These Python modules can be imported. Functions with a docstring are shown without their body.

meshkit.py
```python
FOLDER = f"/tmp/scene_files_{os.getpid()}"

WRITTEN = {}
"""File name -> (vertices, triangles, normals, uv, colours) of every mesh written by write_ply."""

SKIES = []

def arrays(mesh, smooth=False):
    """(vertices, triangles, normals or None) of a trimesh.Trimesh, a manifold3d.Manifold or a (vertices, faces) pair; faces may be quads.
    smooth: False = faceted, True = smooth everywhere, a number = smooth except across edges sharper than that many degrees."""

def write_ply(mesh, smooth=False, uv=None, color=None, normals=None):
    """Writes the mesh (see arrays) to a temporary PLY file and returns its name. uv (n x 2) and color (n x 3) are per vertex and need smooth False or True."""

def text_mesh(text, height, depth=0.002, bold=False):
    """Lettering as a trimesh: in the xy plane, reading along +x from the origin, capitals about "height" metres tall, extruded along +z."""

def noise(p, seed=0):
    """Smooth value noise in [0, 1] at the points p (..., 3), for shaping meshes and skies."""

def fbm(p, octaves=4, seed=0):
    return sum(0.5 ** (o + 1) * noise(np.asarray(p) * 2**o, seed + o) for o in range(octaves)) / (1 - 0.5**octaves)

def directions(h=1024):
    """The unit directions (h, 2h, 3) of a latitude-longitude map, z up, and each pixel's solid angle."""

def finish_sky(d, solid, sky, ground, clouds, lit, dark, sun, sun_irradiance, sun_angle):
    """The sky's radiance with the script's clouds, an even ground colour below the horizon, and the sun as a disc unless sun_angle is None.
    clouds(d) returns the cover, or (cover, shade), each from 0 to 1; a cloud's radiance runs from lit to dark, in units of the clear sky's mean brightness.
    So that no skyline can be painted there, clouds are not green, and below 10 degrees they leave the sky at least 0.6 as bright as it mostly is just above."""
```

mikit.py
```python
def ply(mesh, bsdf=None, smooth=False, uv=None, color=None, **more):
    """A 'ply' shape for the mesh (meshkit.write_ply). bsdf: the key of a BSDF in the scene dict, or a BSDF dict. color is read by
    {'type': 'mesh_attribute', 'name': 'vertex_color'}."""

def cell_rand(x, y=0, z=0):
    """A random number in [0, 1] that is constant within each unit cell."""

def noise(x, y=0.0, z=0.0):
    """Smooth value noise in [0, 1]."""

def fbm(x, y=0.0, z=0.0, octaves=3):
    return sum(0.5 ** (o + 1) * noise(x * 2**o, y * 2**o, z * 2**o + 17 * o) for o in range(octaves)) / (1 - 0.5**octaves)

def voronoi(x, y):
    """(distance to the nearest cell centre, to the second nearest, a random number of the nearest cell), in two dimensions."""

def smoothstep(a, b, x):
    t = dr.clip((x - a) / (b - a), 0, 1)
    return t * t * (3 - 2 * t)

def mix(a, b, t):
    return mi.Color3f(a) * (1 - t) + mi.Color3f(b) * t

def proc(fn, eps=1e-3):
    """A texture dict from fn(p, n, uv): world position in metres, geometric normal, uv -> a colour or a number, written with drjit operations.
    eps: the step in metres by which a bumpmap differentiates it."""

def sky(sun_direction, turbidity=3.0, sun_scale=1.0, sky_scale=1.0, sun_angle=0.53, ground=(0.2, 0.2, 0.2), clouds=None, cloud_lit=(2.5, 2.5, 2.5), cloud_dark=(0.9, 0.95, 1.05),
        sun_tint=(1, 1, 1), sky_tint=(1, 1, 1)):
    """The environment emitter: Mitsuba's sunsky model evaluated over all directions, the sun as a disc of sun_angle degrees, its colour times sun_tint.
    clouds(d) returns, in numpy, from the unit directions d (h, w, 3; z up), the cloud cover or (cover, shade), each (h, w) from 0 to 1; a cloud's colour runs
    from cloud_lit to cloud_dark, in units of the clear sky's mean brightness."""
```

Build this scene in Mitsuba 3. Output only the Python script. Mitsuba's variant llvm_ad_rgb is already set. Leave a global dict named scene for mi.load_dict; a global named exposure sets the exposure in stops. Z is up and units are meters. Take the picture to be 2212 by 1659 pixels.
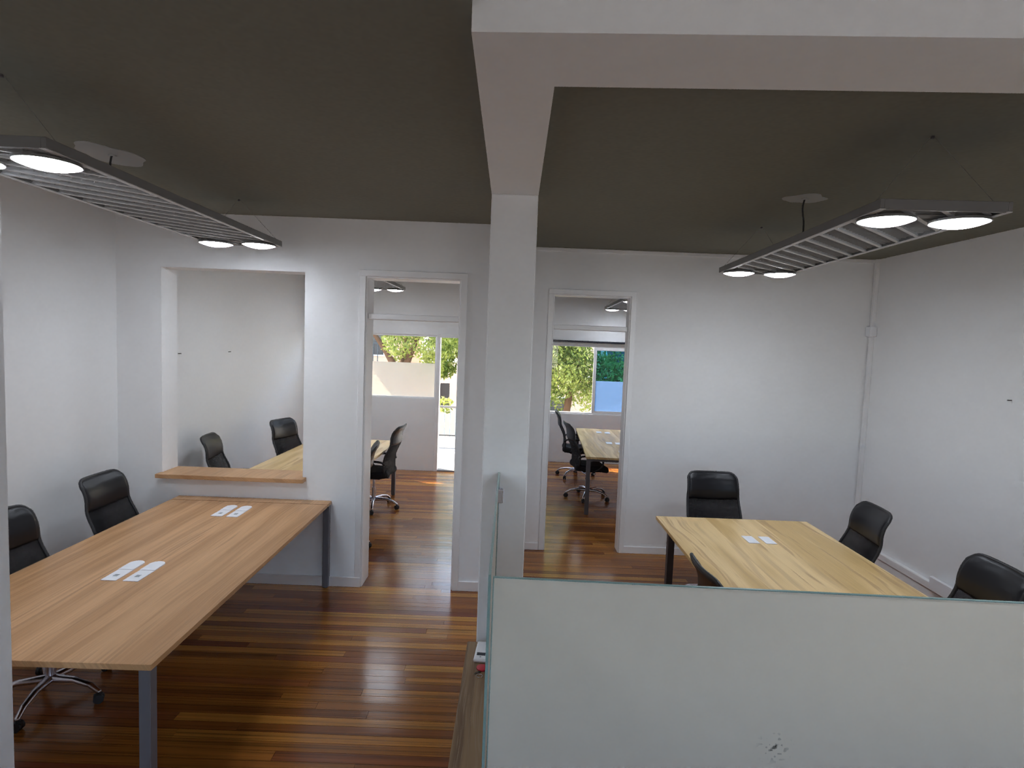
import math, random
import numpy as np, trimesh, manifold3d as m3, drjit as dr
import mitsuba as mi, mikit, meshkit
from mikit import noise, fbm, cell_rand, smoothstep, mix
from shapely.geometry import Polygon

T = mi.ScalarTransform4f
scene, labels = {}, {}

# ------------------------------------------------------------------ camera, sky, exposure
FOC, PITCH, ROLL, EYE = 1265.0, -0.0728, 0.0378, 2.15
cp, sp, cr_, sr_ = math.cos(PITCH), math.sin(PITCH), math.cos(ROLL), math.sin(ROLL)
FWD = np.array([0, cp, sp]); RGT = np.array([1.0, 0, 0]); UP0 = np.cross(RGT, FWD)
UPV = UP0 * cr_ - RGT * sr_
scene['camera'] = {'type': 'perspective', 'fov': math.degrees(2 * math.atan(1106 / FOC)), 'fov_axis': 'x', 'near_clip': 0.02, 'far_clip': 200.0,
                   'to_world': T().look_at(origin=[0, 0, EYE], target=(np.array([0, 0, EYE]) + FWD).tolist(), up=UPV.tolist())}
SKY_SCALE, SUN_SCALE, LAMP = 46.0, 14.0, 58.0
scene['sky'] = mikit.sky([-0.72, 0.40, 0.90], turbidity=4.0, sky_scale=SKY_SCALE, sun_scale=SUN_SCALE, ground=(0.35, 0.33, 0.3), sky_tint=(1.12, 1.0, 0.86))
exposure = 0.0

# ------------------------------------------------------------------ materials
def rgb(*c):
    return {'type': 'rgb', 'value': list(c)}

def mat(key, d, two=True):
    scene[key] = {'type': 'twosided', 'bsdf': d} if two else d
    return key

def diffuse(key, c):
    return mat(key, {'type': 'diffuse', 'reflectance': c if isinstance(c, dict) else rgb(*c)})

def princ(key, c, rough=0.5, **k):
    return mat(key, {'type': 'principled', 'base_color': c if isinstance(c, dict) else rgb(*c), 'roughness': rough, **k})

def wall_fn(p, n, uv):
    m = fbm(p.x * 1.3, p.y * 1.3, p.z * 1.3, octaves=3)
    f = fbm(p.x * 40, p.y * 40, p.z * 40, octaves=2)
    k = 0.97 + 0.05 * (m - 0.5) + 0.03 * (f - 0.5)
    return mi.Color3f(0.865 * k, 0.865 * k, 0.870 * k)

def ceil_fn(p, n, uv):
    m = fbm(p.x * 0.8, p.y * 0.8, 3.0, octaves=3)
    f = fbm(p.x * 60, p.y * 60, 1.0, octaves=2)
    k = 0.95 + 0.16 * (m - 0.5) + 0.10 * (f - 0.5)
    return mi.Color3f(0.225 * k, 0.220 * k, 0.182 * k)

PW, PL = 0.070, 1.9            # plank width and length

def plank_ids(x, y):
    r = dr.floor(y / PW)
    off = cell_rand(r, 7) * PL
    return r, dr.floor((x + off) / PL)

def floor_fn(p, n, uv):
    r, i = plank_ids(mi.Float(p.x), mi.Float(p.y))
    t, t2 = cell_rand(r, i, 3), cell_rand(r, i, 5)
    c = mix((0.145, 0.045, 0.0095), (0.225, 0.080, 0.0150), smoothstep(0.0, 0.5, t))
    c = mix(c, (0.300, 0.122, 0.0235), smoothstep(0.45, 0.85, t))
    c = mix(c, (0.345, 0.160, 0.034), smoothstep(0.88, 1.0, t))
    c = mix(c, (0.130, 0.030, 0.014), smoothstep(0.84, 0.87, t2) * 0.7)
    g = fbm(p.x * 1.6 + r * 3.7, p.y * 55 + i * 5.0, 0.3, octaves=4)
    s = noise(p.x * 5 + i * 9.1, p.y * 260, 2.0)
    w = smoothstep(0.50, 0.72, fbm(p.x * 0.7 + i * 2.3, p.y * 150 + r, 7.0, octaves=2))
    return c * 1.28 * (0.44 + 0.95 * g + 0.18 * s) * (1 - 0.38 * w)

def grain(p, along, across, tint_a, tint_b, tint_c, f=1.0):
    """Laminate grain: long streaks, faint rings and pores."""
    w = fbm(along * 0.9, across * 3.0, 0.0, octaves=3)
    a = across + 0.10 * (w - 0.5)
    big = fbm(along * 0.45 * f, a * 9, 4.0, octaves=3)
    mid = fbm(along * 1.3 * f, a * 42, 9.0, octaves=3)
    fine = noise(along * 5, a * 330, 1.0)
    c = mix(tint_a, tint_b, smoothstep(0.30, 0.70, big * 0.55 + mid * 0.45))
    c = mix(c, tint_c, smoothstep(0.60, 0.80, mid) * 0.55)
    return c * (0.94 + 0.10 * fine)

def walnut_y(p, n, uv):
    return grain(p, p.y, p.x + p.z * 0.7, (0.430, 0.228, 0.105), (0.580, 0.335, 0.172), (0.335, 0.172, 0.078))

def walnut_x(p, n, uv):
    return grain(p, p.x * 0 + p.y * 1.6, p.x * 0.55 + p.z * 0.7, (0.430, 0.232, 0.110), (0.560, 0.330, 0.172), (0.330, 0.176, 0.084))

def oak_y(p, n, uv):
    w = fbm(p.x * 3.0, p.y * 1.1, 2.0, octaves=3)
    a = p.x + p.z * 0.8 + 0.13 * (w - 0.5)
    board = dr.floor((p.x - 1.23) / 0.21)
    big = fbm(a * 7 + board * 3.1, p.y * 0.7 + board * 7.7, 4.0, octaves=3)
    ring = dr.abs(dr.sin(26 * a + 5.5 * fbm(a * 4, p.y * 0.9 + board * 3.0, 1.0, octaves=2)))
    crack = smoothstep(0.62, 0.74, fbm(a * 26 + board, p.y * 1.4, 6.0, octaves=3))
    fine = noise(a * 320, p.y * 6, 1.0)
    c = mix((0.60, 0.405, 0.175), (0.76, 0.55, 0.285), smoothstep(0.32, 0.66, big))
    c = mix(c, (0.45, 0.295, 0.145), 0.35 * smoothstep(0.75, 1.0, ring) * smoothstep(0.4, 0.6, w))
    c = mix(c, (0.40, 0.235, 0.10), 0.5 * crack)
    return c * (0.95 + 0.09 * fine)

def ledge_fn(p, n, uv):
    w = fbm(p.y * 2.0, p.x * 6.0, 0.0, octaves=3)
    a = p.x + 0.06 * (w - 0.5)
    big = fbm(p.y * 0.8, a * 22, 4.0, octaves=3)
    fine = fbm(p.y * 6, a * 220, 1.0, octaves=2)
    c = mix((0.150, 0.085, 0.045), (0.270, 0.175, 0.095), smoothstep(0.3, 0.7, big))
    return mix(c, (0.30, 0.22, 0.15), smoothstep(0.55, 0.8, fine) * 0.55)

def film_fn(p, n, uv):
    """Frosted film on the stair glass with a scuff and a few specks."""
    m = fbm(p.x * 1.6, p.y * 1.6, p.z * 1.6, octaves=3)
    c = mi.Color3f(0.68, 0.64, 0.57) * (0.97 + 0.06 * (m - 0.5))
    dx, dz = p.x - SMX, p.z - SMZ
    u, v = dx * 0.80 + dz * 0.60, dz * 0.80 - dx * 0.60
    wob = 0.005 * (fbm(p.x * 180, p.z * 180, 0.0, octaves=2) - 0.5)
    d = dr.sqrt(dr.square(u / 2.3) + dr.square(v)) + wob
    dark = 1 - smoothstep(0.003, 0.0085, d)
    sp_ = smoothstep(0.74, 0.80, noise(p.x * 95, p.z * 95, 5.0)) * (1 - smoothstep(0.02, 0.075, dr.sqrt(dr.square(dx) + dr.square(dz))))
    return mix(c, (0.05, 0.05, 0.045), dr.clip(dark * 0.85 + sp_ * 0.45, 0, 1) * dr.select(dr.abs(p.y - 1.95) < 0.06, 1.0, 0.0))

SMX, SMZ = 0.965, 0.77
mat('wall_paint', {'type': 'diffuse', 'reflectance': mikit.proc(wall_fn)})
mat('ceiling_paint', {'type': 'diffuse', 'reflectance': mikit.proc(ceil_fn)})
mat('floor_wood', {'type': 'principled', 'base_color': mikit.proc(floor_fn), 'roughness': 0.20, 'specular': 0.42})
mat('table_wood', {'type': 'principled', 'base_color': mikit.proc(walnut_y), 'roughness': 0.40, 'specular': 0.28})
mat('table_wood_strip', {'type': 'principled', 'base_color': mikit.proc(walnut_x), 'roughness': 0.40, 'specular': 0.28})
mat('table_oak', {'type': 'principled', 'base_color': mikit.proc(oak_y), 'roughness': 0.38, 'specular': 0.28})
mat('ledge_wood', {'type': 'principled', 'base_color': mikit.proc(ledge_fn), 'roughness': 0.5, 'specular': 0.35})
mat('frosted_film', {'type': 'principledthin', 'base_color': mikit.proc(film_fn), 'roughness': 0.10, 'diff_trans': 0.9, 'eta': 1.5}, False)
princ('glass_edge', (0.20, 0.30, 0.29), 0.15, specular=0.6)
princ('trim_paint', (0.83, 0.83, 0.84), 0.38, specular=0.4)
princ('steel_grey', (0.105, 0.098, 0.108), 0.45, specular=0.5)
princ('steel_dark', (0.06, 0.05, 0.055), 0.45, specular=0.5)
mat('chrome', {'type': 'roughconductor', 'material': 'Cr', 'alpha': 0.10})
princ('leather', (0.0065, 0.0065, 0.009), 0.36, specular=0.32)
princ('mesh_black', (0.008, 0.008, 0.010), 0.75, specular=0.25)
princ('seat_fabric', (0.008, 0.008, 0.010), 0.9)
princ('plastic_black', (0.015, 0.015, 0.017), 0.45)
princ('plastic_white', (0.80, 0.81, 0.84), 0.35)
princ('plastic_grey', (0.30, 0.32, 0.34), 0.4)
princ('lamp_grey', (0.17, 0.165, 0.16), 0.5)
princ('lamp_rim', (0.46, 0.46, 0.46), 0.45)
princ('lamp_blade', (0.33, 0.32, 0.31), 0.4)
princ('cable_black', (0.02, 0.02, 0.02), 0.6)
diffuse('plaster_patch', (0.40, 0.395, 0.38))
princ('tag_red', (0.42, 0.015, 0.03), 0.4)
princ('key_dark', (0.05, 0.04, 0.03), 0.35, metallic=0.6)
princ('screen_dark', (0.02, 0.022, 0.03), 0.2)
diffuse('disc_glass', (0.8, 0.8, 0.8))
diffuse('subfloor', (0.012, 0.006, 0.004))
mat('pane_clear', {'type': 'thindielectric', 'int_ior': 1.5}, False)
mat('pane_blue', {'type': 'thindielectric', 'int_ior': 1.5, 'specular_transmittance': rgb(0.05, 0.30, 0.52)}, False)
mat('film_blue', {'type': 'principledthin', 'base_color': rgb(0.115, 0.205, 0.38), 'roughness': 0.5, 'diff_trans': 0.9}, False)
mat('film_white', {'type': 'principledthin', 'base_color': rgb(0.78, 0.74, 0.66), 'roughness': 0.36, 'spec_trans': 0.45, 'diff_trans': 0.62}, False)

def tile_fn(p, n, uv):
    m = fbm(p.x * 3, p.y * 3, 0.0, octaves=3)
    return mi.Color3f(0.25, 0.26, 0.275) * (0.9 + 0.2 * m)

def leaf_fn(p, n, uv):
    a = noise(p.x * 9, p.y * 9, p.z * 9)
    b = noise(p.x * 1.6, p.y * 1.6, p.z * 1.6)
    c = mix((0.085, 0.125, 0.028), (0.40, 0.44, 0.10), smoothstep(0.3, 0.7, 0.5 * a + 0.5 * b))
    return mix(c, (0.62, 0.60, 0.28), smoothstep(0.62, 0.85, a) * 0.7)

mat('terrace_tile', {'type': 'diffuse', 'reflectance': mikit.proc(tile_fn)})
mat('leaf', {'type': 'principledthin', 'base_color': mikit.proc(leaf_fn), 'roughness': 0.45, 'diff_trans': 0.9}, False)
diffuse('bark', (0.13, 0.075, 0.045))
diffuse('plaster_warm', (0.62, 0.40, 0.27))
diffuse('plaster_pale', (0.75, 0.70, 0.62))
diffuse('street_grey', (0.25, 0.24, 0.23))
princ('rail_dark', (0.03, 0.04, 0.045), 0.5)
princ('rail_blue', (0.22, 0.30, 0.34), 0.5)
princ('window_dark', (0.02, 0.022, 0.025), 0.15)

# ------------------------------------------------------------------ helpers
def fix(m):
    if hasattr(m, 'to_mesh'):
        g = m.to_mesh()
        return trimesh.Trimesh(np.array(g.vert_properties[:, :3]), np.array(g.tri_verts), process=False)
    return m

def cat(*ms):
    return trimesh.util.concatenate([fix(m) for m in ms])

def bx(x0, x1, y0, y1, z0, z1):
    return m3.Manifold.cube([x1 - x0, y1 - y0, z1 - z0]).translate([x0, y0, z0])

def cb(x0, x1, y0, y1, z0, z1, c=0.003):
    """A box with chamfered edges."""
    c = min(c, (x1 - x0) / 2.2, (y1 - y0) / 2.2, (z1 - z0) / 2.2)
    pts = []
    for sx in (0, 1):
        for sy in (0, 1):
            for sz in (0, 1):
                x, y, z = (x0, x1)[sx], (y0, y1)[sy], (z0, z1)[sz]
                ix, iy, iz = (x0 + c, x1 - c)[sx], (y0 + c, y1 - c)[sy], (z0 + c, z1 - c)[sz]
                pts += [[x, iy, iz], [ix, y, iz], [ix, iy, z]]
    return m3.Manifold.hull_points(np.array(pts, float))

def rb(x0, x1, y0, y1, z0, z1, r, n=16):
    """A box with rounded edges."""
    s = m3.Manifold.sphere(r, n)
    return m3.Manifold.batch_hull([s.translate([x, y, z]) for x in (x0 + r, x1 - r) for y in (y0 + r, y1 - r) for z in (z0 + r, z1 - r)])

def tube(pts, r, sides=8):
    p = np.asarray(pts, float)
    t = np.gradient(p, axis=0); t /= np.linalg.norm(t, axis=1, keepdims=True)
    a = np.zeros_like(p); e = np.eye(3)[np.argmin(np.abs(t[0]))]
    for i in range(len(p)):                     # carried along the path without twist
        e = e - t[i] * (e @ t[i]); e = e / np.linalg.norm(e); a[i] = e
    b = np.cross(t, a)
    ang = np.arange(sides) * 2 * np.pi / sides
    rr = np.broadcast_to(r, (len(p),))[:, None, None]
    v = (p[:, None] + rr * (np.cos(ang)[None, :, None] * a[:, None] + np.sin(ang)[None, :, None] * b[:, None])).reshape(-1, 3)
    f = []
    for i in range(len(p) - 1):
        for j in range(sides):
            k = (j + 1) % sides
            q = [i * sides + j, i * sides + k, (i + 1) * sides + k, (i + 1) * sides + j]
            f += [[q[0], q[2], q[1]], [q[0], q[3], q[2]]]
    n = len(v); v = np.vstack([v, p[0], p[-1]])
    for j in range(sides):
        k = (j + 1) % sides
        f += [[n, j, k], [n + 1, (len(p) - 1) * sides + k, (len(p) - 1) * sides + j]]
    m = trimesh.Trimesh(v, f, process=False); m.fix_normals(); return m

def smooth_path(pts, n=24):
    from scipy.interpolate import PchipInterpolator
    p = np.asarray(pts, float); s = np.r_[0, np.cumsum(np.linalg.norm(np.diff(p, axis=0), axis=1))]
    q = np.linspace(0, s[-1], n)
    return np.stack([PchipInterpolator(s, p[:, k])(q) for k in range(3)], 1)

def lathe(prof, n=32):
    return trimesh.creation.revolve(np.array(prof, float), sections=n)

def cyl(x, y, z0, z1, r, n=20, r2=None):
    return m3.Manifold.cylinder(z1 - z0, r, r2 if r2 is not None else r, n).translate([x, y, z0])

def key_of(base):
    if base not in used:
        used.add(base); return base
    i = 1
    while f'{base}_{i:03d}' in used:
        i += 1
    used.add(f'{base}_{i:03d}'); return f'{base}_{i:03d}'
used = set()

def tag(key, label=None, category=None, group=None, kind=None):
    d = {k: v for k, v in (('label', label), ('category', category), ('group', group), ('kind', kind)) if v}
    if d:
        labels[key] = d
    return key

def put(name, mesh, bsdf, parent=None, smooth=False, to_world=None, label=None, **more):
    key = key_of(f'{parent}__{name}' if parent else name)
    d = mesh if isinstance(mesh, dict) else mikit.ply(mesh, bsdf, smooth=smooth, **more)
    d = dict(d)
    if to_world is not None:
        d['to_world'] = to_world
    scene[key] = d
    if label:
        labels[key] = {'label': label}
    return key

def thing(name, label, category, group=None):
    return tag(key_of(name), label, category, group)

def struct(name, mesh, bsdf, label, smooth=False):
    key = put(name, mesh, bsdf, smooth=smooth)
    return tag(key, label, None, None, 'structure')

# ------------------------------------------------------------------ the setting
XL, XR, YB, Y1, Y2, Y3, Y4, ZC = -3.305, 3.61, -2.6, 4.885, 5.95, 9.39, 10.50, 3.10
struct('floor', bx(XL - .1, XR + .1, YB - .1, Y4 + .2, -0.12, -0.013), 'subfloor', 'glossy red-brown strip wood floor running through all rooms')

def plank_list(y0, y1):
    out = []
    for r in range(math.floor(y0 / PW), math.ceil(y1 / PW)):
        off = float(np.array(cell_rand(mi.Float(r), 7))[0]) * PL
        for i in range(math.floor((XL + off) / PL), math.ceil((XR + off) / PL)):
            x0, x1 = max(i * PL - off, XL), min((i + 1) * PL - off, XR)
            if x1 - x0 > 0.01:
                out.append((x0, x1, r * PW, (r + 1) * PW, r, i))
    return out

rng = np.random.default_rng(5)
def plank_mesh(x0, x1, ya, yb):
    g = 0.0009
    dz = rng.uniform(-0.0004, 0.0004, 4) - 0.0006
    v = np.array([[x0 + g, ya + g, -.014], [x1 - g, ya + g, -.014], [x1 - g, yb - g, -.014], [x0 + g, yb - g, -.014],
                  [x0 + g, ya + g, dz[0]], [x1 - g, ya + g, dz[1]], [x1 - g, yb - g, dz[2]], [x0 + g, yb - g, dz[3]]])
    f = [[0, 2, 1], [0, 3, 2], [4, 5, 6], [4, 6, 7], [0, 1, 5], [0, 5, 4], [1, 2, 6], [1, 6, 5], [2, 3, 7], [2, 7, 6], [3, 0, 4], [3, 4, 7]]
    return trimesh.Trimesh(v, f, process=False)
rest = []
for (x0, x1, ya, yb, r, i) in plank_list(-0.5, Y4):
    m = plank_mesh(x0, x1, ya, yb)
    if 2.20 <= ya < 5.93:
        put('plank', m, 'floor_wood', 'floor')
    else:
        rest.append(m)
k = put('plank_field', cat(*rest), 'floor_wood', 'floor'); labels[k] = {'kind': 'stuff'}

OX0, OX1, OZ0, OZ1 = -2.932, -1.742, 0.905, 2.655          # hatch
A0, A1 = -1.236, -0.449                                     # doorway 1
B0, B1 = 0.388, 1.170                                       # doorway 2
DH = 2.64
w1 = bx(XL, 0.02, Y1, Y1 + .23, 0, ZC) - bx(OX0, OX1, Y1 - .1, Y1 + .4, OZ0, OZ1) - bx(A0, A1, Y1 - .1, Y1 + .4, -.1, DH)
w2 = bx(0.02, XR, Y2, Y2 + .16, 0, ZC) - bx(B0, B1, Y2 - .1, Y2 + .4, -.1, DH)
struct('wall_left', bx(XL - .15, XL, YB, Y3 + .15, 0, ZC), 'wall_paint', 'long white side wall behind the brown table')
struct('wall_right', bx(XR, XR + .15, YB, Y4 + .15, 0, 4.4), 'wall_paint', 'white side wall behind the pale oak table')
struct('wall_center_left', w1, 'wall_paint', 'white partition with a large hatch and a tall doorway')
struct('wall_center_right', w2, 'wall_paint', 'white partition with a tall doorway behind the oak table')
struct('wall_divider', bx(0.02 - .14, 0.02, Y1 + .23, Y4 + .15, 0, ZC) + bx(-0.02, 0.02, Y1 + .2, Y2 + .16, 0, ZC), 'wall_paint', 'white wall between the two back rooms')
struct('wall_back', bx(XL - .15, XR + .15, YB - .15, YB, 0, 4.4) - bx(-2.6, -1.0, YB - .3, YB + .1, 1.0, 2.6) - bx(0.6, 2.6, YB - .3, YB + .1, 1.0, 2.8), 'wall_paint', 'white wall behind the viewer')
WX0, WX1 = -2.95, -1.222                                     # rear left window
struct('wall_rear_left', bx(XL, 0.0, Y3, Y3 + .15, 0, ZC) - bx(WX0, WX1, Y3 - .1, Y3 + .3, 1.175, 2.20) - bx(-1.20, -0.25, Y3 - .1, Y3 + .3, -.1, 2.20), 'wall_paint', 'rear wall with a wide window and a terrace door')
VX0, VX1 = 0.30, 2.30
struct('wall_rear_right', bx(0.02, XR, Y4, Y4 + .15, 0, ZC) - bx(VX0, VX1, Y4 - .1, Y4 + .3, 0.885, 2.15), 'wall_paint', 'rear wall below and around the sliding window')
struct('wall_partition', cb(XL, -1.905, 2.00, 2.20, 0, 2.70, .01), 'wall_paint', 'end of a white partition cut by the left edge of the view')
SX = -0.155
ceil = bx(XL - .15, XR + .15, YB - .15, Y4 + .15, ZC, ZC + .2) - bx(SX, XR, YB, 1.80, ZC - .1, ZC + .5)
struct('ceiling', ceil, 'ceiling_paint', 'dark grey painted ceiling')
struct('ceiling_stairwell', bx(SX - .1, XR + .1, YB - .1, 1.9, 4.2, 4.35) + bx(SX - .1, SX, YB, 1.80, ZC + .2, 4.2), 'wall_paint', 'high ceiling over the stairwell')
# cross beam, beam to the column and the column, one concrete frame
ZB = 3.032
plan = m3.CrossSection([np.array([[SX, 1.752], [XR, 1.565], [XR, 1.905], [0.108, 2.092], [0.1165, 3.60], [0.1165, 3.90], [-0.166, 3.90], [-0.166, 3.60]])])
beam = m3.Manifold.extrude(plan, 0.10).translate([0, 0, ZB])
beam = beam + m3.Manifold.extrude(m3.CrossSection([np.array([[SX, 1.752], [XR, 1.565], [XR, 1.80], [SX, 1.80]])]), 1.2).translate([0, 0, ZB])
struct('beam', beam, 'wall_paint', 'white L-shaped concrete beam over the stairs')
struct('column', cb(-0.166, 0.1165, 3.60, 3.90, 0, ZB, .006), 'wall_paint', 'white square column in the middle carrying the beam')

# baseboards
struct('baseboard_left', cat(cb(OX0 - .37, A0 - .002, Y1 - .014, Y1, 0, .085), cb(A1 + .05, -0.02, Y1 - .014, Y1, 0, .085)), 'trim_paint', 'white skirting under the hatch wall')
struct('baseboard_right', cat(cb(0.02, B0 - .055, Y2 - .014, Y2, 0, .075), cb(B1, XR - .03, Y2 - .014, Y2, 0, .075)), 'trim_paint', 'white skirting beside the right doorway')

struct('trim_1', cb(0.02, XR, Y2 - .012, Y2, ZC - .035, ZC, .003), 'trim_paint', 'thin white cornice strip above the right doorway')

# doorways: casing, jamb lining, transom bar
def doorway(n, x0, x1, y, t, zt, ltop, lab):
    c = .052
    key = key_of(f'door_{n}'); tag(key, lab, None, None, 'structure')
    put('casing', cat(cb(x1, x1 + c, y - .016, y, 0, DH + c), cb(x0 - c, x0, y - .010, y, ltop, DH + c), cb(x0 - c, x1 + c, y - .016, y, DH, DH + c)), 'trim_paint', key)
    put('jamb', cat(cb(x0 - .001, x0 + .012, y, y + t, 0, DH), cb(x1 - .012, x1 + .001, y, y + t, 0, DH), cb(x0, x1, y, y + t, DH - .012, DH + .001)), 'trim_paint', key)
    put('transom_bar', cb(x0 + .012, x1 - .012, y + .03, y + .12, 2.288, 2.338, .006), 'trim_paint', key)
doorway(1, A0, A1, Y1, .23, 2.3, 0.0, 'tall open doorway beside the hatch with a transom bar')
doorway(2, B0, B1, Y2, .16, 2.3, 0.0, 'tall open doorway right of the column with a transom bar')

# hatch sill
s = put('hatch_sill', cb(OX0 - .012, OX1 + .03, Y1 - .085, Y1 + .001, .902, .936, .002) + cb(OX0 + .001, OX1 - .001, Y1 - .085, Y1 + .235, .9055, .936, .002), 'table_wood_strip')
tag(s, 'brown wood-grain sill board along the bottom of the hatch', 'sill')

# cable trunking
k = put('cable_trunking', cat(cb(XR - .035, XR, Y2 - .055, Y2 - .015, 0.27, ZC, .003)), 'trim_paint'); tag(k, 'white vertical cable trunking in the corner right of the oak table', 'cable trunking')
put('coupling_box', rb(XR - .075, XR - .003, Y2 - .10, Y2 - .02, 2.33, 2.43, .01), 'plastic_white', k, smooth=40, label='white coupling box near the top')
put('joint', cb(XR - .038, XR + .0, Y2 - .058, Y2 - .014, 1.205, 1.235), 'plastic_white', k)
k = put('floor_trunking', cat(cb(XR - .045, XR, 2.1, Y2 - .015, .205, .265, .004), cb(XR - .028, XR, 2.1, Y2 - .015, .0, .192, .004)), 'trim_paint'); tag(k, 'white cable trunking low along the right wall', 'cable trunking')
put('socket_box', cb(XR - .075, XR - .044, 4.18, 4.76, .22, .335, .006), 'plastic_white', k, label='deeper white socket box behind the front chair')
for (y, z) in ((5.78, 1.905), (6.80, 1.905)):
    put('nail', cat(cyl(0, 0, 0, .03, .004, 8)), 'steel_dark', 'wall_left', to_world=T().translate([XL, y, z]).rotate([0, 1, 0], 90))
put('nail', cat(cyl(0, 0, 0, .03, .004, 8)), 'steel_dark', 'wall_right', to_world=T().translate([XR, 4.22, 1.86]).rotate([0, 1, 0], -90))

# ------------------------------------------------------------------ windows at the back
w = key_of('window_1'); tag(w, 'wide window with a frosted lower band, seen through the left doorway', None, None, 'structure')
yq = Y3 + .05
put('frame', cat(cb(WX0, WX1, yq - .02, yq + .03, 1.175, 1.20), cb(WX0, WX1, yq - .02, yq + .03, 2.17, 2.20), cb(WX0, WX0 + .03, yq - .02, yq + .03, 1.2, 2.17), cb(WX1 - .03, WX1, yq - .02, yq + .03, 1.2, 2.17)), 'trim_paint', w)
def sheet(x0, x1, y, z0, z1):
    return trimesh.Trimesh([[x0, y, z0], [x1, y, z0], [x1, y, z1], [x0, y, z1]], [[0, 1, 2], [0, 2, 3]], process=False)
put('pane', sheet(WX0 + .03, WX1 - .03, yq, 1.745, 2.17), 'pane_clear', w)
put('frosted_pane', sheet(WX0 + .03, WX1 - .03, yq, 1.20, 1.745), 'film_white', w, label='frosted lower pane')
d = key_of('door_3'); tag(d, 'white frame of the open terrace door seen through the left doorway', None, None, 'structure')
put('frame', cat(cb(-1.222, -1.165, Y3 - .03, Y3 + .12, 0, 2.225), cb(-1.222, -.25, Y3 - .03, Y3 + .12, 2.165, 2.225), cb(-.29, -.25, Y3 - .03, Y3 + .12, 0, 2.165)), 'trim_paint', d)
put('threshold', cb(-1.165, -.29, Y3 - .02, Y3 + .16, -.004, .022), 'terrace_tile', d)
w = key_of('window_2'); tag(w, 'aluminium sliding window with a blue tinted pane, seen through the right doorway', None, None, 'structure')
yq, xm = Y4 + .05, 1.47
put('frame', cat(cb(VX0, VX1, yq - .03, yq + .05, .885, .915), cb(VX0, VX1, yq - .03, yq + .05, 2.10, 2.15), cb(VX0, VX0 + .04, yq - .03, yq + .05, .915, 2.10), cb(VX1 - .04, VX1, yq - .03, yq + .05, .915, 2.10)), 'trim_paint', w)
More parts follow.
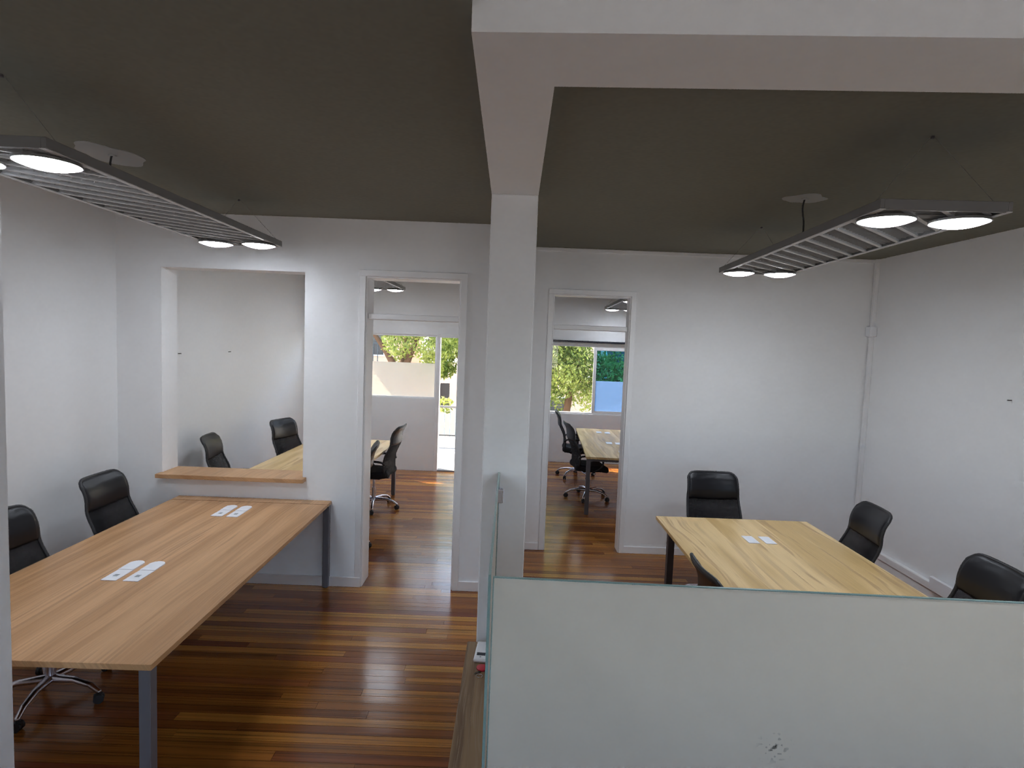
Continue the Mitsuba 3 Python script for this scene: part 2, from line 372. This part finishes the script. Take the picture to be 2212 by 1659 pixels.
put('sash', cat(cb(xm - .02, xm + .035, yq - .028, yq - .003, .915, 2.10), cb(xm + .035, VX1 - .04, yq - .028, yq - .003, .915, .95), cb(xm + .035, VX1 - .04, yq - .028, yq - .003, 2.04, 2.10), cb(VX1 - .085, VX1 - .04, yq - .028, yq - .003, .95, 2.04)), 'trim_paint', w)
put('pane', sheet(VX0 + .04, xm - .02, yq + .02, .915, 2.10), 'pane_clear', w)
put('tinted_pane', sheet(xm + .035, VX1 - .085, yq - .015, 1.495, 2.04), 'pane_blue', w, label='blue-green tinted upper glass')
put('frosted_pane', sheet(xm + .035, VX1 - .085, yq - .015, .95, 1.495), 'film_blue', w, label='light blue frosted lower glass')
k = put('roller_blind', cat(cb(VX0 - .05, VX1 + .05, Y4 - .06, Y4 - .012, 2.17, 2.205, .01)), 'screen_dark'); tag(k, 'dark rolled-up blind rail above the sliding window', 'blind')
# barred windows, unseen, added behind the viewer to light the stair side
for n, (x0, x1, z1) in enumerate(((-2.6, -1.0, 2.6), (0.6, 2.6, 2.8))):
    w = key_of(f'window_{3 + n}'); tag(w, ('barred window added unseen behind the viewer for stair light, smaller one', 'barred window added unseen behind the viewer for stair light, taller one')[n], None, None, 'structure')
    put('frame', cat(cb(x0, x1, YB - .09, YB - .04, 1.0, 1.04), cb(x0, x1, YB - .09, YB - .04, z1 - .04, z1), cb(x0, x0 + .04, YB - .09, YB - .04, 1.04, z1 - .04), cb(x1 - .04, x1, YB - .09, YB - .04, 1.04, z1 - .04)), 'trim_paint', w)
    put('pane', sheet(x0 + .04, x1 - .04, YB - .06, 1.04, z1 - .04), 'pane_clear', w)
    for z in np.arange(1.3, z1 - .1, .28):
        put('bar', tube([[x0, YB - .11, z], [x1, YB - .11, z]], .012), 'rail_dark', w)

# ------------------------------------------------------------------ stair balustrade
ZG, GX = 1.334, -0.052
k = put('stair_curb', cb(-0.222, 0.03, 1.99, 3.60, 0, .236, .004), 'ledge_wood'); tag(k, 'brown wooden ledge at the foot of the glass beside the column', 'ledge')
def gl(a, b, z0, z1, t=.010):
    a, b = np.array(a, float), np.array(b, float); u = (b - a) / np.linalg.norm(b - a); nn = np.array([-u[1], u[0]]) * t / 2
    q = np.array([a - nn, b - nn, b + nn, a + nn])
    return m3.Manifold.extrude(m3.CrossSection([q if Polygon(q).exterior.is_ccw else q[::-1]]), z1 - z0).translate([0, 0, z0])
def glass_panel(a, b, z0, label):
    t = thing('glass_balustrade', label, 'glass balustrade')
    a, b = np.array(a, float), np.array(b, float); u = (b - a) / np.linalg.norm(b - a)
    p, q = a + u * .0035, b - u * .0035
    put('glass_sheet', trimesh.Trimesh([[*p, z0], [*q, z0], [*q, ZG - .0035], [*p, ZG - .0035]], [[0, 1, 2], [0, 2, 3]], process=False), 'frosted_film', t)
    put('edge', cat(gl(a, b, ZG - .0035, ZG), gl(a, a + u * .0035, z0, ZG - .0035), gl(b - u * .0035, b, z0, ZG - .0035)), 'glass_edge', t, label='green polished glass edge')
    return t
glass_panel((GX + .012, 1.979), (XR - .005, 1.879), 0.0, 'wide frosted glass panel across the foreground')
g2 = glass_panel((GX, 1.992), (GX - .008, 3.598), 0.236, 'narrow frosted glass panel running edge-on to the column')
k = put('glass_clamp', rb(GX - .02, GX + .022, 3.555, 3.60, 1.15, 1.235, .004), 'chrome', smooth=40); tag(k, 'small metal clamp holding the edge-on glass to the column', 'clamp')

# remote control and keys on the ledge
t = thing('remote_control', 'white remote control with a dark screen lying on the wooden ledge', 'remote control')
TW = T().translate([-0.120, 3.455, .236]).rotate([0, 0, 1], -4)
put('body', rb(-.042, .042, -.108, .108, 0, .024, .010), 'plastic_white', t, smooth=40, to_world=TW)
put('screen', cb(-.027, .025, -.062, -.030, .0235, .0255, .001), 'screen_dark', t, to_world=TW, label='small dark screen')
put('button', cyl(-.002, -.079, .0235, .026, .005, 12), 'plastic_grey', t, to_world=TW)
t = thing('keychain', 'red round key tag with a small key beside the remote control', 'keychain')
TW = T().translate([-0.112, 3.29, .236])
put('tag', lathe([[0, 0], [.030, 0], [.033, .004], [.033, .010], [.028, .014], [0, .015]], 24), 'tag_red', t, smooth=40, to_world=TW, label='red round tag')
ring = [[-.012 + .018 * math.cos(a), -.078 + .018 * math.sin(a), .004] for a in np.linspace(0, 2 * math.pi, 21)]
put('ring', tube(ring, .0018, 6), 'chrome', t, smooth=True, to_world=TW)
put('key', cat(cb(-.004, .012, -.058, -.026, .003, .0065), cb(-.010, -.002, -.075, -.050, .003, .0060)).apply_transform(trimesh.transformations.rotation_matrix(-.5, [0, 0, 1])), 'key_dark', t, to_world=TW)

# ------------------------------------------------------------------ tables
def table(label, x0, x1, y0, y1, yaw, top, legm, legpos=None, strip=None, group=None, rail=True):
    t = thing('meeting_table', label, 'table', group)
    cx, cy = (x0 + x1) / 2, (y0 + y1) / 2
    W, L = x1 - x0, y1 - y0
    TW = T().translate([cx, cy, 0]).rotate([0, 0, 1], yaw)
    Z, th = .742, .027
    ye = L / 2
    if strip:
        put('end_strip', cb(-W / 2, W / 2, ye - strip + .016, ye, Z - th, Z, .0025), 'table_wood_strip', t, to_world=TW, label='end strip with crosswise grain')
        ye -= strip
    put('tabletop', cb(-W / 2, W / 2, -L / 2, ye, Z - th, Z, .0015), top, t, to_world=TW)
    s = .05
    iy = legpos or (L / 2 - .03)
    for sx in (-1, 1):
        for yy in (-(L / 2 - .03), iy):
            x = sx * (W / 2 - .032)
            put('leg', cat(cb(x - s / 2, x + s / 2, yy - s / 2, yy + s / 2, .006, Z - th, .003), cyl(x, yy, 0, .008, .022, 12)), legm, t, to_world=TW)
    for sx in (-1, 1):
        x = sx * (W / 2 - .07)
        put('rail', cb(x - .015, x + .015, -L / 2 + .06, L / 2 - .06, Z - th - .045, Z - th, .002), legm, t, to_world=TW)
    for sy in (-1, 1):
        y = sy * (L / 2 - .10)
        put('rail', cb(-W / 2 + .06, W / 2 - .06, y - .015, y + .015, Z - th - .045, Z - th, .002), legm, t, to_world=TW)
    return TW
table('long brown wood-grain meeting table with square grey legs against the hatch wall', -2.772, -1.480, 2.350, 4.882, .6, 'table_wood', 'steel_grey', strip=.128)
table('pale oak meeting table behind the wide glass panel', 1.242, 2.500, 2.32, 4.80, 0, 'table_oak', 'steel_dark', legpos=.88)
table('pale oak table in the back room behind the hatch', -2.655, -1.555, 5.65, 7.90, -1.2, 'table_oak', 'steel_grey')
table('pale oak table in the back room by the sliding window', 1.03, 2.23, 7.22, 9.70, -3.0, 'table_oak', 'steel_grey')

# cable grommets on the tables
def grommet(x, y, label, group, open_=True, yaw=0.0, w=.086, n=.148):
    t = thing('cable_grommet', label, 'cable grommet', group)
    TW = T().translate([x, y, .742]).rotate([0, 0, 1], yaw)
    if open_:
        put('plate', cb(-w / 2, w / 2, 0, n, 0, .0045, .001), 'plastic_white', t, to_world=TW)
        put('socket', cb(-.013, .013, .052, .082, .0040, .0052, .0004), 'plastic_grey', t, to_world=TW, label='small grey socket')
        ang = np.linspace(0, math.pi, 15)
        out = [[-w / 2, n + .003]] + [[w / 2, n + .003]] + [[w / 2 * math.cos(a), n + .097 + w / 2 * .95 * math.sin(a)] for a in ang]
        put('lid', m3.Manifold.extrude(m3.CrossSection([np.array(out)]), .0065), 'plastic_white', t, to_world=TW, label='rounded lid folded open')
    else:
        put('plate', cb(-w / 2, w / 2, 0, n, 0, .005, .001), 'plastic_white', t, to_world=TW)
grommet(-2.197, 3.153, 'open white cable flap on the brown table, left one of the pair nearer the viewer', 'cable flaps on the brown table')
grommet(-2.074, 3.153, 'open white cable flap on the brown table, right one of the pair nearer the viewer', 'cable flaps on the brown table')
grommet(-2.205, 4.350, 'open white cable flap on the brown table, left one of the pair nearer the hatch', 'cable flaps on the brown table')
grommet(-2.085, 4.345, 'open white cable flap on the brown table, right one of the pair nearer the hatch', 'cable flaps on the brown table')
grommet(1.818, 4.192, 'flat white cable cover on the front oak table, left of two', 'cable covers on the front oak table', False, w=.08, n=.155)
grommet(1.944, 4.192, 'flat white cable cover on the front oak table, right of two', 'cable covers on the front oak table', False, w=.08, n=.155)
for (x, y, s) in ((1.42, 9.25, 'far left'), (1.55, 9.22, 'far right'), (1.42, 8.25, 'middle left'), (1.55, 8.23, 'middle right'), (1.48, 7.55, 'nearest')):
    grommet(x, y, f'flat white cable cover on the window room table, {s} one', 'cable covers on the window room table', False, -3, w=.085, n=.16)

# ------------------------------------------------------------------ office chairs
PROF = np.array([[1.058, -.338], [1.035, -.330], [1.0, -.306], [.955, -.286], [.905, -.276], [.855, -.274], [.80, -.258], [.74, -.228], [.68, -.203], [.60, -.188], [.52, -.190], [.46, -.205]])
from scipy.interpolate import PchipInterpolator
_px = PchipInterpolator(PROF[::-1, 0], PROF[::-1, 1])
def half_w(z):
    return np.interp(z, [.44, .52, .70, .85, 1.06], [.185, .215, .232, .222, .212])
def back_pt(u, z, off=0.0):
    """u from -1 to 1 across the back; off metres forwards."""
    u, z = np.asarray(u, float), np.asarray(z, float)
    return np.stack([_px(z) - .030 * (1 - u * u) + off, u * half_w(z), z + 0 * u], -1)

def ribbon(p, nrm_dir, wdt):
    a, b = p - nrm_dir * wdt / 2, p + nrm_dir * wdt / 2
    v = np.vstack([a, b]); n = len(p); i = np.arange(n - 1)
    return v, np.vstack([np.stack([i, i + 1, i + n + 1], 1), np.stack([i, i + n + 1, i + n], 1)])

def chair_parts():
    P = []
    add = lambda name, mesh, m, smooth=40: P.append((name, mikit.ply(fix(mesh), m, smooth=smooth)))
    # seat cushion
    s = rb(-.225, .235, -.235, .235, .405, .495, .040, 20)
    s = s.refine_to_length(.03)
    s = s.warp(lambda p: [p[0] - .012 * (abs(p[1]) / .235) ** 2, p[1] * (1 - .10 * max(0, -p[0]) / .225), p[2] + .016 * math.exp(-((p[0] + .20) / .07) ** 2) - .022 * max(0, (p[0] - .10) / .135) ** 2 - .010 * (1 - min(1, (p[1] / .2) ** 2)) * (p[2] > .46)])
    add('seat', s, 'seat_fabric')
    # side tubes of the back
    zt = lambda u: 1.058 + .004 * u * u - .046 * np.abs(u) ** 10
    zz = np.linspace(.46, 1.009, 26)
    uu = np.linspace(-.99, .99, 25)
    path = np.vstack([back_pt(-1, zz), back_pt(uu, zt(uu) - .004), back_pt(1, zz)[::-1]])
    add('back_frame', tube(path, .0105, 8), 'plastic_black', True)
    # woven mesh
    vs, fs, n0 = [], [], 0
    for z in np.arange(.475, .865, .0052):
        u = np.linspace(-1, 1, 11); p = back_pt(u, np.full(11, z))
        v, f = ribbon(p, np.array([0, 0, 1.0]), .0045); vs.append(v); fs.append(f + n0); n0 += len(v)
    for u in np.linspace(-.985, .985, 84):
        z = np.linspace(.472, .868, 12); p = back_pt(np.full(12, u), z)
        v, f = ribbon(p, np.array([0, 1.0, 0]), .0046); vs.append(v); fs.append(f + n0); n0 += len(v)
    add('back_mesh', trimesh.Trimesh(np.vstack(vs), np.vstack(fs), process=False), 'mesh_black', False)
    # leather headrest pad
    nu, nv = 33, 25
    U, V = np.meshgrid(np.linspace(-1, 1, nu), np.linspace(0, 1, nv))
    ztop, zbot = zt(U), .838 - .016 * (1 - U * U)
    Z = zbot + (ztop - zbot) * V
    th = .023 * (1 - np.abs(U) ** 6) ** .5 * (1 - np.abs(2 * V - 1) ** 5) ** .5
    wr = (meshkit.fbm(np.stack([U * 2.2 + V * 3, V * 9 - U * 2, 0 * U], -1), 3, 4) - .5) * .007 * V ** 2 * (1 - np.abs(U) ** 4)
    Fp, Bp = back_pt(U * 1.01, Z, th + .003 + wr), back_pt(U * 1.01, Z, -th * .55 - .003)
    v = np.vstack([Fp.reshape(-1, 3), Bp.reshape(-1, 3)]); N = nu * nv; f = []
    for j in range(nv - 1):
        for i in range(nu - 1):
            a = j * nu + i
            f += [[a, a + 1, a + nu + 1], [a, a + nu + 1, a + nu], [N + a, N + a + nu + 1, N + a + 1], [N + a, N + a + nu, N + a + nu + 1]]
    rim = [(j * nu, (j + 1) * nu) for j in range(nv - 1)] + [((j + 1) * nu + nu - 1, j * nu + nu - 1) for j in range(nv - 1)] + [(i + 1, i) for i in range(nu - 1)] + [((nv - 1) * nu + i, (nv - 1) * nu + i + 1) for i in range(nu - 1)]
    for a, b in rim:
        f += [[a, b, N + b], [a, N + b, N + a]]
    hd = trimesh.Trimesh(v, f, process=False); trimesh.repair.fix_normals(hd)
    add('headrest', hd, 'leather', 50)
    # arm loops
    for sgn in (-1, 1):
        y = sgn * .262
        p = smooth_path([[-.205, sgn * .228, .60], [-.17, y, .632], [-.05, y, .640], [.07, y, .636], [.125, y, .60], [.12, y, .52], [.07, sgn * .245, .45], [.0, sgn * .20, .408]], 26)
        add('armrest', tube(p, .0135, 8), 'plastic_black', True)
    add('mechanism', cat(rb(-.10, .09, -.075, .075, .372, .412, .012), rb(-.20, -.08, -.035, .035, .385, .41, .008)), 'plastic_black')
    add('lever', cat(tube([[.02, -.06, .392], [.02, -.20, .386]], .0055, 8), m3.Manifold.sphere(.017, 16).translate([.02, -.215, .386])), 'chrome')
    add('gas_lift', cat(cyl(0, 0, .10, .26, .026), cyl(0, 0, .26, .38, .0165)), 'chrome')
    for i in range(5):
        a = math.radians(18 + 72 * i); c, s_ = math.cos(a), math.sin(a)
        sph = lambda r, z, q, fl=.8: m3.Manifold.sphere(q, 14).scale([1, 1, fl]).translate([r * c, r * s_, z])
        arm = m3.Manifold.batch_hull([sph(.02, .112, .030), sph(.15, .118, .020)]) + m3.Manifold.batch_hull([sph(.15, .118, .020), sph(.25, .098, .0165)]) + m3.Manifold.batch_hull([sph(.25, .098, .0165), sph(.305, .066, .0145)])
        add('base_leg', arm, 'chrome')
    for i in range(5):
        a = math.radians(18 + 72 * i); c, s_ = math.cos(a), math.sin(a)
        w = []
        for o in (-.013, .013):
            q = m3.Manifold.cylinder(.016, .026, .026, 20, True).rotate([90, 0, 0]).translate([.0, o, .026])
            w.append(q)
        w.append(m3.Manifold.cylinder(.03, .007, .007, 10).translate([0, 0, .03]))
        w.append(rb(-.026, .02, -.010, .010, .022, .052, .006, 10))
        m = cat(*w); m.apply_transform(trimesh.transformations.rotation_matrix(a + .6 + i, [0, 0, 1])); m.apply_translation([.306 * c, .306 * s_, 0])
        add('caster', m, 'plastic_black')
    return P
CH = chair_parts()
def chair(x, y, face, label, group, base=0.0):
    """(x, y) under the seat; face: the direction the sitter looks, degrees from +x; base: extra turn of the star base."""
    t = thing('office_chair', label, 'chair', group)
    for name, ply in CH:
        a = base if name in ('base_leg', 'caster') else 0
        put(name, ply, None, t, to_world=T().translate([x, y, 0]).rotate([0, 0, 1], face + a))
    return t
GL, GR, GH, GW = 'chairs along the brown table', 'chairs around the front oak table', 'chairs in the room behind the hatch', 'chairs in the window room'
chair(-2.672, 4.242, 0, 'black high-back mesh office chair between brown table and left wall, nearer the hatch', GL)
chair(-2.60, 3.245, -5, 'black high-back mesh office chair by the brown table, cut by the left edge', GL, base=-20)
chair(1.805, 4.80, -90, 'black mesh office chair at the far end of the front oak table, facing the viewer', GR)
chair(2.31, 4.165, 175, 'black mesh office chair between the front oak table and the right wall, whole back visible', GR)
chair(2.31, 3.075, 176, 'black mesh office chair in the right foreground, cut by the frame edge', GR)
chair(1.345, 2.895, 2, 'black mesh office chair seen from behind at the left side of the front oak table', GR)
chair(-2.80, 6.07, 8, 'black mesh office chair seen through the hatch, left of two', GH)
chair(-2.575, 7.225, -19, 'black mesh office chair seen through the hatch, right of two', GH)
chair(-1.685, 7.24, 174, 'black mesh office chair with chrome base seen whole through the left doorway', GH, base=15)
chair(-1.70, 5.86, 190, 'black mesh office chair mostly hidden by the left door jamb', GH)
chair(1.12, 8.10, 8, 'black mesh office chair with chrome base standing nearest in the window room', GW, base=10)
chair(1.085, 9.40, -4, 'black mesh office chair nearest the window, behind another chair', GW)

# ------------------------------------------------------------------ pendant lamps
LW, LL, LH = .53, 2.26, .044
DX, DY = .155, .98
def lamp_parts():
    P = []
    add = lambda name, mesh, m, smooth=False, em=None: P.append((name, mikit.ply(fix(mesh), m, smooth=smooth, **({'emitter': em} if em else {}))))
    w, l = LW / 2, LL / 2
    for sx in (-1, 1):
        x = sx * (w - .009)
        add('side_rail', cb(x - .009, x + .009, -l, l, .004, LH, .002), 'lamp_grey')
        add('rim', cb(min(sx * w, sx * (w - .026)), max(sx * w, sx * (w - .026)), -l, l, 0, .004, .001), 'lamp_rim')
    for sy in (-1, 1):
        y = sy * (l - .009)
        add('end_rail', cb(-w + .018, w - .018, y - .009, y + .009, 0, LH, .002), 'lamp_grey')
    # diagonal louvre blades, clipped to the frame
    clip = bx(-w + .018, w - .018, -l + .018, l - .018, -.1, .2)
    for c in np.arange(-l - w + .12, l + w, .163):
        b = (bx(-.006, .006, -.5, .5, .010, .040) + bx(-.010, .010, -.5, .5, .004, .010)).rotate([0, 0, -45]).translate([0, float(c), 0]) ^ clip
        if not b.is_empty():
            add('louvre_blade', b, 'lamp_rim')
    fine = []
    for c in np.arange(-l - w, l + w, .047):
        b = bx(-.0012, .0012, -.5, .5, .016, .038).rotate([0, 0, 62]).translate([0, float(c), 0]) ^ clip
        if not b.is_empty():
            fine.append(b)
    add('cross_louvre', cat(*fine), 'lamp_blade')
    for sy in (-1, 1):
        add('lamp_holder', cat(cb(-w + .018, w - .018, sy * DY - .03, sy * DY + .03, .006, .014), *[cyl(sx * DX, sy * DY, -.012, .012, .05) for sx in (-1, 1)]), 'lamp_grey')
    R, dep = .112, .024
    rho = np.linspace(0, 1, 9)
    cap = [[R * r, -.016 - dep * (1 - r * r)] for r in rho]
    m = lathe(cap, 40)
    n = m.face_normals[:, 2].mean()
    if n > 0:
        m.invert()
    shade = lathe([[R, -.016], [R + .004, -.016], [R + .002, -.006], [.05, .0], [0, .0]], 40)
    for sx in (-1, 1):
        for sy in (-1, 1):
            mm = m.copy(); mm.apply_translation([sx * DX, sy * DY, 0])
            add('lamp_disc', mm, 'disc_glass', True, {'type': 'area', 'radiance': rgb(LAMP * .90, LAMP * .98, LAMP * 1.09)})
            ss = shade.copy(); ss.apply_translation([sx * DX, sy * DY, 0])
            add('lamp_shade', ss, 'lamp_grey', 40)
    return P
LP = lamp_parts()
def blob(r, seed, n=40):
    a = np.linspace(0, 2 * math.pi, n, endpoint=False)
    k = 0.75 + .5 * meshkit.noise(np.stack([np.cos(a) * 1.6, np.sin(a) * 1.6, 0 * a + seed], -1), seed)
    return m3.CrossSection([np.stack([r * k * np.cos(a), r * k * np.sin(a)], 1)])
def lamp(x, y, z, yaw, label, rose=(0, .03), rose_r=(.12, .10), seed=1, zc=ZC, power=1.0):
    t = thing('pendant_lamp', label, 'ceiling lamp', 'pendant louvre lamps')
    TW = T().translate([x, y, z]).rotate([0, 0, 1], yaw)
    for name, ply in LP:
        if 'emitter' in ply:
            q = LAMP * power
            ply = {**ply, 'emitter': {'type': 'area', 'radiance': rgb(q * .90, q * .98, q * 1.09)}}
        put(name, ply, None, t, to_world=TW)
    H = zc - z
    for sy in (-1, 1):
        for sx in (-1, 1):
            put('suspension_wire', tube([[sx * (LW / 2 - .01), sy * 1.06, LH - .004], [sx * .006, sy * 1.0, H]], .0010, 5), 'lamp_grey', t, to_world=TW)
        put('ceiling_hook', cyl(0, sy * 1.0, H - .010, H, .007, 12), 'steel_dark', t, to_world=TW)
    cx, cy = rose
    p = smooth_path([[cx, cy, H], [cx - .012, cy, H - .06], [cx + .006, cy + .01, H - .16], [cx + .01, cy + .03, LH - .005]], 14)
    put('cable', tube(p, .0052, 8), 'cable_black', t, smooth=True, to_world=TW)
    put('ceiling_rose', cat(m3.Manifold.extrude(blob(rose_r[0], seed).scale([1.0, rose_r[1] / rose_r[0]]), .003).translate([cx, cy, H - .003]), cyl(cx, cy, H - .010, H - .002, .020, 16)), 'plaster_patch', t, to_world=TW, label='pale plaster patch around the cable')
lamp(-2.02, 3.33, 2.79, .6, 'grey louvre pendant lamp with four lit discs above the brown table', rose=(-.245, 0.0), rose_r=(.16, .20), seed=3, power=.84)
lamp(1.825, 3.60, 2.755, -3.0, 'grey louvre pendant lamp with four lit discs above the front oak table', rose=(-.06, .10), rose_r=(.12, .10), seed=7, power=1.08)
lamp(-1.83, 7.22, 2.81, -.5, 'pendant lamp at the top of the left doorway, in the back room', seed=9, power=.80)
lamp(1.745, 8.86, 2.75, -2.0, 'pendant lamp at the top of the right doorway, in the window room', seed=11, power=.8)

# ------------------------------------------------------------------ outside
struct('terrace', cb(-4.2, 0.0, Y3 + .15, 11.45, -.10, 0), 'terrace_tile', 'pale tiled terrace outside the door')
struct('street', bx(-40, 40, 10.7, 60, -4.3, -4.2), 'street_grey', 'street below the windows')
k = put('terrace_parapet', cb(-4.2, 0.0, 11.45, 11.60, -.10, .20, .005), 'plaster_pale'); tag(k, 'low white parapet at the terrace edge', 'parapet')
t = thing('terrace_railing', 'metal railing with thin bars on the terrace parapet', 'railing')
put('top_rail', cb(-4.2, 0.0, 11.50, 11.55, .79, .83, .006), 'lamp_grey', t); put('bottom_rail', cb(-4.2, 0.0, 11.51, 11.54, .23, .25), 'rail_dark', t)
for i, x in enumerate(np.arange(-1.75, -.45, .11)):
    put('baluster', cb(x - .005, x + .005, 11.518, 11.532, .20, .79), 'rail_blue', t)
for x in (-4.1, -3.1, -2.1, -.3):
    put('post', cb(x - .02, x + .02, 11.505, 11.545, .20, .79), 'rail_dark', t)

def leaves(clumps, n, size, seed):
    r = np.random.default_rng(seed)
    w = np.array([c[3] ** 2 for c in clumps]); idx = r.choice(len(clumps), n, p=w / w.sum())
    d = r.normal(size=(n, 3)); d /= np.linalg.norm(d, axis=1, keepdims=True)
    C = np.array([c[:3] for c in clumps])[idx] + d * (np.array([c[3] for c in clumps])[idx] * r.uniform(.35, 1, n) ** .6)[:, None]
    a = r.normal(size=(n, 3)); a[:, 2] -= .6; a /= np.linalg.norm(a, axis=1, keepdims=True)
    b = np.cross(a, r.normal(size=(n, 3))); b /= np.linalg.norm(b, axis=1, keepdims=True)
    nn = np.cross(a, b); s = (size * r.uniform(.6, 1.3, n))[:, None]
    v = np.stack([C - a * s, C + b * s * .42 + nn * s * .08, C + a * s, C - b * s * .42 + nn * s * .08], 1).reshape(-1, 3)
    i = np.arange(n)[:, None] * 4
    return trimesh.Trimesh(v, np.vstack([i + [0, 1, 2], i + [0, 2, 3]]), process=False)

def tree(label, x, y, trunk_r, limbs, clumps, n, size, seed, name='tree'):
    t = thing(name, label, 'tree', None)
    put('trunk', tube(smooth_path([[x, y, -4.22], [x + .1, y, -2.2], [x - .05, y + .1, -.3], limbs[0]], 16), np.linspace(trunk_r, trunk_r * .55, 16), 10), 'bark', t, smooth=True)
    for q in limbs[1:]:
        put('branch', tube(smooth_path([limbs[0], (np.array(limbs[0]) + q) / 2 + [0, 0, .15], q], 10), np.linspace(trunk_r * .5, trunk_r * .15, 10), 7), 'bark', t, smooth=True)
    kk = put('foliage', leaves(clumps, n, size, seed), 'leaf', t); labels[kk] = {'kind': 'stuff'}
random.seed(4)
def clump(x0, x1, y0, y1, z0, z1, n, r0, r1):
    return [(random.uniform(x0, x1), random.uniform(y0, y1), random.uniform(z0, z1), random.uniform(r0, r1)) for _ in range(n)]
tree('leafy tree outside the left window, its branches across the top of the pane', -2.6, 14.2, .20, [[-2.7, 14.2, 1.1], [-3.6, 13.6, 2.6], [-1.9, 13.9, 2.9], [-2.5, 15, 3.4]],
     clump(-4.3, -2.6, 13.4, 15.5, 2.3, 4.0, 10, .3, .6) + clump(-3.0, -1.45, 13.4, 15, 1.95, 3.6, 18, .3, .55) + clump(-2.15, -1.6, 13.6, 14.6, 1.4, 1.9, 4, .25, .4), 12000, .058, 1)
tree('leafy tree seen through the open terrace door', -1.1, 17.6, .16, [[-1.15, 17.6, .6], [-1.9, 17.2, 2.0], [-.6, 17.5, 2.4]],
     clump(-2.1, -.7, 16.8, 18.2, 1.6, 4.0, 16, .4, .7) + clump(-2.1, -1.75, 16.6, 17.2, .2, 1.6, 5, .25, .4), 11000, .065, 2)
tree('dense sunlit tree filling the clear pane of the sliding window', 1.5, 15.4, .16, [[1.55, 15.4, 1.0], [.7, 15.0, 2.0], [2.2, 15.2, 2.4], [1.4, 16, 3.0]],
     clump(.2, 1.8, 14.2, 16, .6, 3.6, 26, .45, .8) + clump(1.8, 3.6, 14.4, 16, .8, 3.6, 18, .45, .8), 23000, .058, 3)
# buildings across the street
def building(label, x0, x1, y, zt, wallm, win, balc, group=None):
    t = thing('apartment_building', label, 'building', group)
    body = bx(x0, x1, y, y + 6, -4.2, zt)
    put('wall', body, wallm, t)
    for (a, b, c, d_) in win:
        f = put('window', cb(a - .06, b + .06, y - .05, y + .01, c - .06, d_ + .06), 'plaster_pale', t)
        put('pane', cb(a, b, y - .06, y - .04, c, d_), 'window_dark', f)
    for (a, b, z) in balc:
        f = put('balcony', cb(a, b, y - .9, y, z - .12, z), 'plaster_pale', t)
        put('railing', cat(*([cb(a, b, y - .9, y - .86, z + .85, z + .9)] + [cb(q, q + .03, y - .89, y - .86, z, z + .85) for q in np.arange(a, b, .18)])), 'rail_dark', f)
building('warm plaster apartment building behind the trees at the left', -14, -4.7, 24, 9, 'plaster_warm', [(a, a + 1.0, z, z + 1.5) for a in (-12.5, -10.5, -8.4, -6.3) for z in (-1.6, 1.4, 4.4)], [(-8.6, -5.2, 1.0)])
building('low pale building across the street behind the terrace railing', -4.5, -0.2, 31, .9, 'plaster_pale', [(a, a + .7, -1.4, -.2) for a in (-4.0, -2.7, -1.4)], [])
building('pale apartment building with dark balconies behind the trees at the right', 0.2, 12, 25, 8, 'plaster_warm', [(a, a + 1.1, z, z + 1.6) for a in (1.4, 4.0, 6.4, 9) for z in (-1.8, 1.2, 4.2)], [(2.9, 6.5, .8), (2.9, 6.5, 3.8)])
